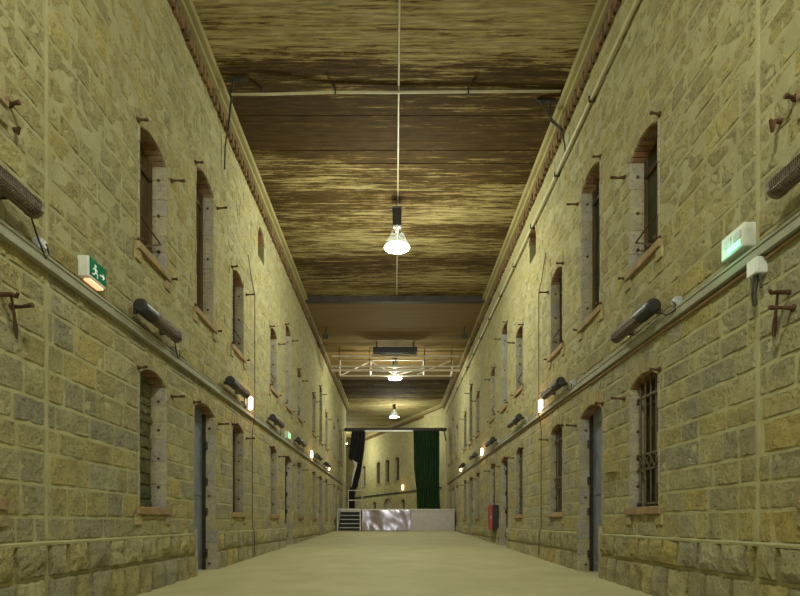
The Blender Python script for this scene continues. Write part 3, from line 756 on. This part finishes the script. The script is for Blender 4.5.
# ------------------------------------------------------------------ overhead truss and air heater
e = empty('ceiling_truss', (0, 23.9, R(7.0)), 'pale tubular truss hanging across the hall below the smooth ceiling', 'truss')
Yt = 23.9
for z, yy, r in ((7.44, Yt, .045), (6.98, Yt, .045), (6.82, Yt + .05, .055)):
    mb = MB(); mb.tube([(-2.83, yy, R(z)), (2.92, yy, R(z))], r, 8); mb.build('long_tube', 'alu', e, smooth=True)
Yf = 24.6
for z in (7.48, 6.75):
    mb = MB(); mb.tube([(-2.55, Yf, R(z)), (2.64, Yf, R(z))], .04, 8); mb.build('frame_tube', 'alu', e, smooth=True)
for x in (-2.55, -1.13, .02, 1.32, 2.64):
    mb = MB(); mb.tube([(x, Yf, R(6.75)), (x, Yf, R(7.48))], .036, 8); mb.build('post', 'alu', e)
for a, b2 in (((-2.5, 6.78), (-1.13, 7.42)), ((-1.13, 7.42), (.02, 6.8)), ((.02, 6.8), (1.32, 7.1)), ((1.0, 6.8), (2.6, 7.45))):
    mb = MB(); mb.tube([(a[0], Yf, R(a[1])), (b2[0], Yf, R(b2[1]))], .03, 6); mb.build('diagonal', 'alu', e)
for x in (-2.5, -1.13, .02, 1.32, 2.55):
    mb = MB(); mb.tube([(x, Yt, R(6.82)), (x, Yf, R(6.75))], .022, 6); mb.build('spacer', 'alu', e)
    mb = MB(); mb.tube([(x, Yt + .02, R(6.98)), (x, Yt + .02, H_FALSE + .02)], .02, 6); mb.build('hanger', 'iron', e)
e = empty('air_heater', (0, 23.2, R(7.5)), 'long black box hung under the smooth ceiling in front of the truss', 'air heater')
mb = MB(); mb.box((-.96, 23.0, R(7.33)), (.96, 23.35, R(7.57))); mb.build('body', 'black', e, bevel=.02)
for x in (-.8, .8):
    mb = MB(); mb.box((x - .03, 23.15, R(7.56)), (x + .03, 23.2, H_FALSE + .02)); mb.build('bracket', 'iron', e)
for k in range(4):
    mb = MB(); mb.box((-.9, 23.03 + .08 * k, R(7.322)), (.9, 23.06 + .08 * k, R(7.335))); mb.build('slot', 'iron', e)
mb = MB(); mb.tube([(.96, 23.2, R(7.53)), (2.95, 23.2, R(7.53)), (3.1, 23.2, R(7.6))], .02, 6)
mb.build('feed_pipe', 'pipe', e)
for sgn, l in ((-1, 'small dark floodlight under the ceiling at the left end of the truss'), (1, 'small dark floodlight under the ceiling at the right end of the truss')):
    e = empty('floodlight', (sgn * 2.78, 21.4, H_FALSE), l, 'lamp', 'floodlights under the smooth ceiling')
    mb = MB(); mb.box((sgn * 2.78 - .11, 21.3, R(7.36)), (sgn * 2.78 + .11, 21.45, R(7.52))); mb.build('head', 'iron', e, bevel=.02)
    mb = MB(); mb.box((sgn * 2.78 - .08, 21.285, R(7.39)), (sgn * 2.78 + .08, 21.3, R(7.49))); mb.build('glass', 'darkpane', e)
    mb = MB(); mb.tube([(sgn * 2.78, 21.4, R(7.5)), (sgn * 2.78, 21.4, H_FALSE + .02)], .02, 6); mb.build('bracket', 'iron', e)

# ------------------------------------------------------------------ stage
YS = 28.6
fz = floor_z(YS); ZT = R(.70)
e = empty('stage', (.7, YS, fz), 'raised stage with a shiny metal front across the far hall', 'stage')
mb = MB(); nx_, nz_ = 90, 24; xa, xb = -1.77, .85
for i in range(nx_ + 1):
    for j in range(nz_ + 1):
        x = xa + (xb - xa) * i / nx_; z = fz + (ZT - .06 - fz) * j / nz_
        q = Vector((x * 1.1, 3.1, z * 1.0 + x * .5))
        y = YS - .05 + .075 * noise.noise(q) + .02 * noise.noise(q * 2.3)
        mb.v.append((x, y, z)); mb.t.append((.5,) * 3)
for i in range(nx_):
    for j in range(nz_):
        a = i * (nz_ + 1) + j; mb.f.append([a, a + nz_ + 1, a + nz_ + 2, a + 1]); mb.mi.append(0)
o = mb.build('front_panel', 'polished', e, smooth=True, solid=.006); o['label'] = 'creased shiny front panel'
mb = MB(); mb.box((.85, YS - .03, fz), (3.2, YS + .0, ZT - .06)); o = mb.build('front_panel', 'dullpanel', e); o['label'] = 'flat dull front panel'
mb = MB(); mb.box((-1.8, YS - .07, ZT - .07), (3.22, 36, ZT)); mb.build('deck', 'galv', e, bevel=.008)
mb = MB(); mb.box((-3.2, YS + 1.6, ZT - .07), (-1.8, 36, ZT)); mb.build('side_deck', 'galv', e)
for x, y in ((-1.7, 30), (-1.7, 33), (-1.7, 35.8), (3.1, 30), (3.1, 33), (3.1, 35.8), (-3.1, 32), (-3.1, 35.8)):
    mb = MB(); mb.box((x - .04, y - .04, floor_z(y) - .01), (x + .04, y + .04, ZT - .05)); mb.build('leg', 'galv', e)
mb = MB(); mb.box((-1.85, YS + .1, fz), (-1.8, YS + 1.6, ZT - .06)); mb.build('side_panel', 'black', e)
# steps
e = empty('stage_steps', (-2.45, YS, fz), 'open metal steps leading up to the stage beside the left wall', 'steps')
for k in range(5):
    z = fz + .2 + k * (ZT - fz - .2) / 4.4; y = YS + .05 + k * .27
    mb = MB(); mb.box((-3.02, y, z - .045), (-1.87, y + .26, z)); mb.build('tread', 'galv', e, bevel=.005)
for x in (-3.08, -1.86):
    mb = MB()
    mb.box((x - .035, YS - .02, fz - .01), (x + .035, YS + .04, ZT + .02)); mb.build('post', 'galv', e)
    mb = MB(); mb.add([(x + s, y, z) for s in (-.02, .02) for y, z in ((YS + .02, fz), (YS + .35, fz), (YS + 1.58, ZT - .1), (YS + 1.58, ZT), (YS + 1.3, ZT))],
                      [(0, 1, 2, 3, 4), (9, 8, 7, 6, 5), (0, 5, 6, 1), (1, 6, 7, 2), (2, 7, 8, 3), (3, 8, 9, 4), (4, 9, 5, 0)])
    mb.build('stringer', 'galv', e)
mb = MB(); mb.box((-3.1, YS - .02, ZT - .04), (-1.84, YS + .04, ZT + .02)); mb.build('top_rail', 'galv', e)
mb = MB(); mb.box((-3.1, YS + 1.62, fz), (-1.84, YS + 1.64, ZT - .08)); mb.build('back_panel', 'black', e)
# guard rail
e = empty('guard_rail', (-2.2, 29.7, ZT), 'pale metal guard rail beside the black curtain on the stage', 'rail')
Yg = 30.4
for z in (1.80, 1.24):
    mb = MB(); mb.tube([(-2.66, Yg, R(z)), (-1.88, Yg, R(z))], .028, 8); mb.build('rail', 'galv', e)
for x in (-2.66, -1.88):
    mb = MB(); mb.tube([(x, Yg, ZT - .01), (x, Yg, R(1.82) if x < -2 else R(2.1))], .03, 8); mb.build('post', 'galv', e)

# curtain frame and curtains
YC = 33.0; px = lambda p: (p - 395) / F * YC; pz = lambda p: R((522 - p) / F * YC)
e = empty('curtain_gantry', (0, YC, ZT), 'black-topped frame spanning the hall and carrying the two curtains', 'gantry')
mb = MB(); mb.box((px(344.5), YC - .1, pz(431.2)), (px(446.5), YC + .12, pz(428))); mb.build('top_bar', 'iron', e, bevel=.01)
mb = MB(); mb.box((px(365), YC - .12, pz(432)), (px(413), YC - .08, pz(430.4))); mb.build('track', 'galv', e)
for p, top in ((343.6, 429), (446.2, 441)):
    mb = MB(); mb.tube([(px(p), YC, ZT - .01), (px(p), YC, pz(top))], .045, 8); mb.build('upright', 'pipe', e)
mb = MB(); mb.tube([(px(446.2), YC, pz(442)), (px(444), YC, pz(431))], .035, 8); mb.build('knee', 'iron', e)

def curtain(name, left, right, ys, mat, label, folds, depth, y0):
    """Hanging cloth: left/right give the outline, folds are real waves in depth."""
    def ip(tab, t):
        for (a, va), (b2, vb) in zip(tab, tab[1:]):
            if t <= b2: return va + (vb - va) * (t - a) / (b2 - a)
        return tab[-1][1]
    e = empty(name, (px((left[0][1] + right[0][1]) / 2), y0, ZT), label, 'curtain')
    mb = MB(); nu, nv = folds * 8, 48
    for j in range(nv + 1):
        t = ys[0] + (ys[1] - ys[0]) * j / nv
        a, b2 = ip(left, t), ip(right, t)
        for i in range(nu + 1):
            s = i / nu
            y = y0 + depth * math.sin(s * folds * 2 * math.pi + .7 * math.sin(t * .09)) * (.7 + .5 * noise.noise(Vector((s * 5, t * .05, 2))))
            mb.v.append((px(a + (b2 - a) * s), y, max(pz(t), ZT + .005))); mb.t.append((.5,) * 3)
    for j in range(nv):
        for i in range(nu):
            k = j * (nu + 1) + i; mb.f.append([k, k + 1, k + nu + 2, k + nu + 1]); mb.mi.append(0)
    mb.build('cloth', mat, e, smooth=True, solid=.012)
    return e
curtain('curtain', [(431, 413.4), (470, 414.2), (490, 416.5), (511, 417.2)], [(431, 439.5), (480, 439), (500, 439.6), (511, 440.6)], (430.5, 511), 'green_curtain',
        'dark green full-length curtain hanging on the right of the stage', 9, .09, YC - .02)
ec = curtain('curtain', [(430, 351.8), (445, 350.2), (457, 348.4), (459, 349.5), (464, 356), (470, 355), (476, 353), (486, 350.6), (491, 348.8), (511, 348.6)],
        [(430, 365.6), (445, 364.8), (460, 362.8), (475, 360.5), (484, 358.0), (491, 355.2), (511, 354.6)], (430.5, 511), 'black_curtain',
        'black gathered curtain hanging on the left of the stage', 5, .10, YC - .02)
mb = MB()
pts = [(352.6, 460), (357.5, 463), (356.6, 468), (354.2, 476), (352.0, 486), (351.2, 488), (353.4, 472), (355.2, 466)]
mb.add([(px(a), YC - .17, pz(b2)) for a, b2 in pts] + [(px(a), YC - .15, pz(b2)) for a, b2 in pts],
       [tuple(range(8)), tuple(range(15, 7, -1))] + [(i, (i + 1) % 8, 8 + (i + 1) % 8, 8 + i) for i in range(8)])
o = mb.build('lining', 'lining', ec); o['label'] = 'white lining showing past the black cloth'

# ------------------------------------------------------------------ world, camera, colour management
wd = bpy.data.worlds.new('daylight'); sc.world = wd; wd.use_nodes = True
wd.node_tree.nodes['Background'].inputs['Color'].default_value = (0.78, 0.88, 1.0, 1)
wd.node_tree.nodes['Background'].inputs['Strength'].default_value = 1.6      # hall end left open behind the camera so the sky acts as fill

cd = bpy.data.cameras.new('camera'); cam = bpy.data.objects.new('camera', cd); COL.objects.link(cam)
cam.location = (0, 0, EYE); cam.rotation_euler = (math.radians(90), 0, 0)
cd.sensor_fit = 'HORIZONTAL'; cd.sensor_width = 36; cd.lens = 36 * F / 800
cd.shift_x = 5 / 800; cd.shift_y = (522 - 298) / 800
cd.clip_end = 200
sc.camera = cam
vs_ = sc.view_settings
vs_.view_transform = 'Standard'; vs_.look = 'None'; vs_.gamma = 1; vs_.use_curve_mapping = False; vs_.exposure = 0.52
sc.cycles.max_bounces = 8; sc.cycles.diffuse_bounces = 5
sc.cycles.sample_clamp_indirect = 6
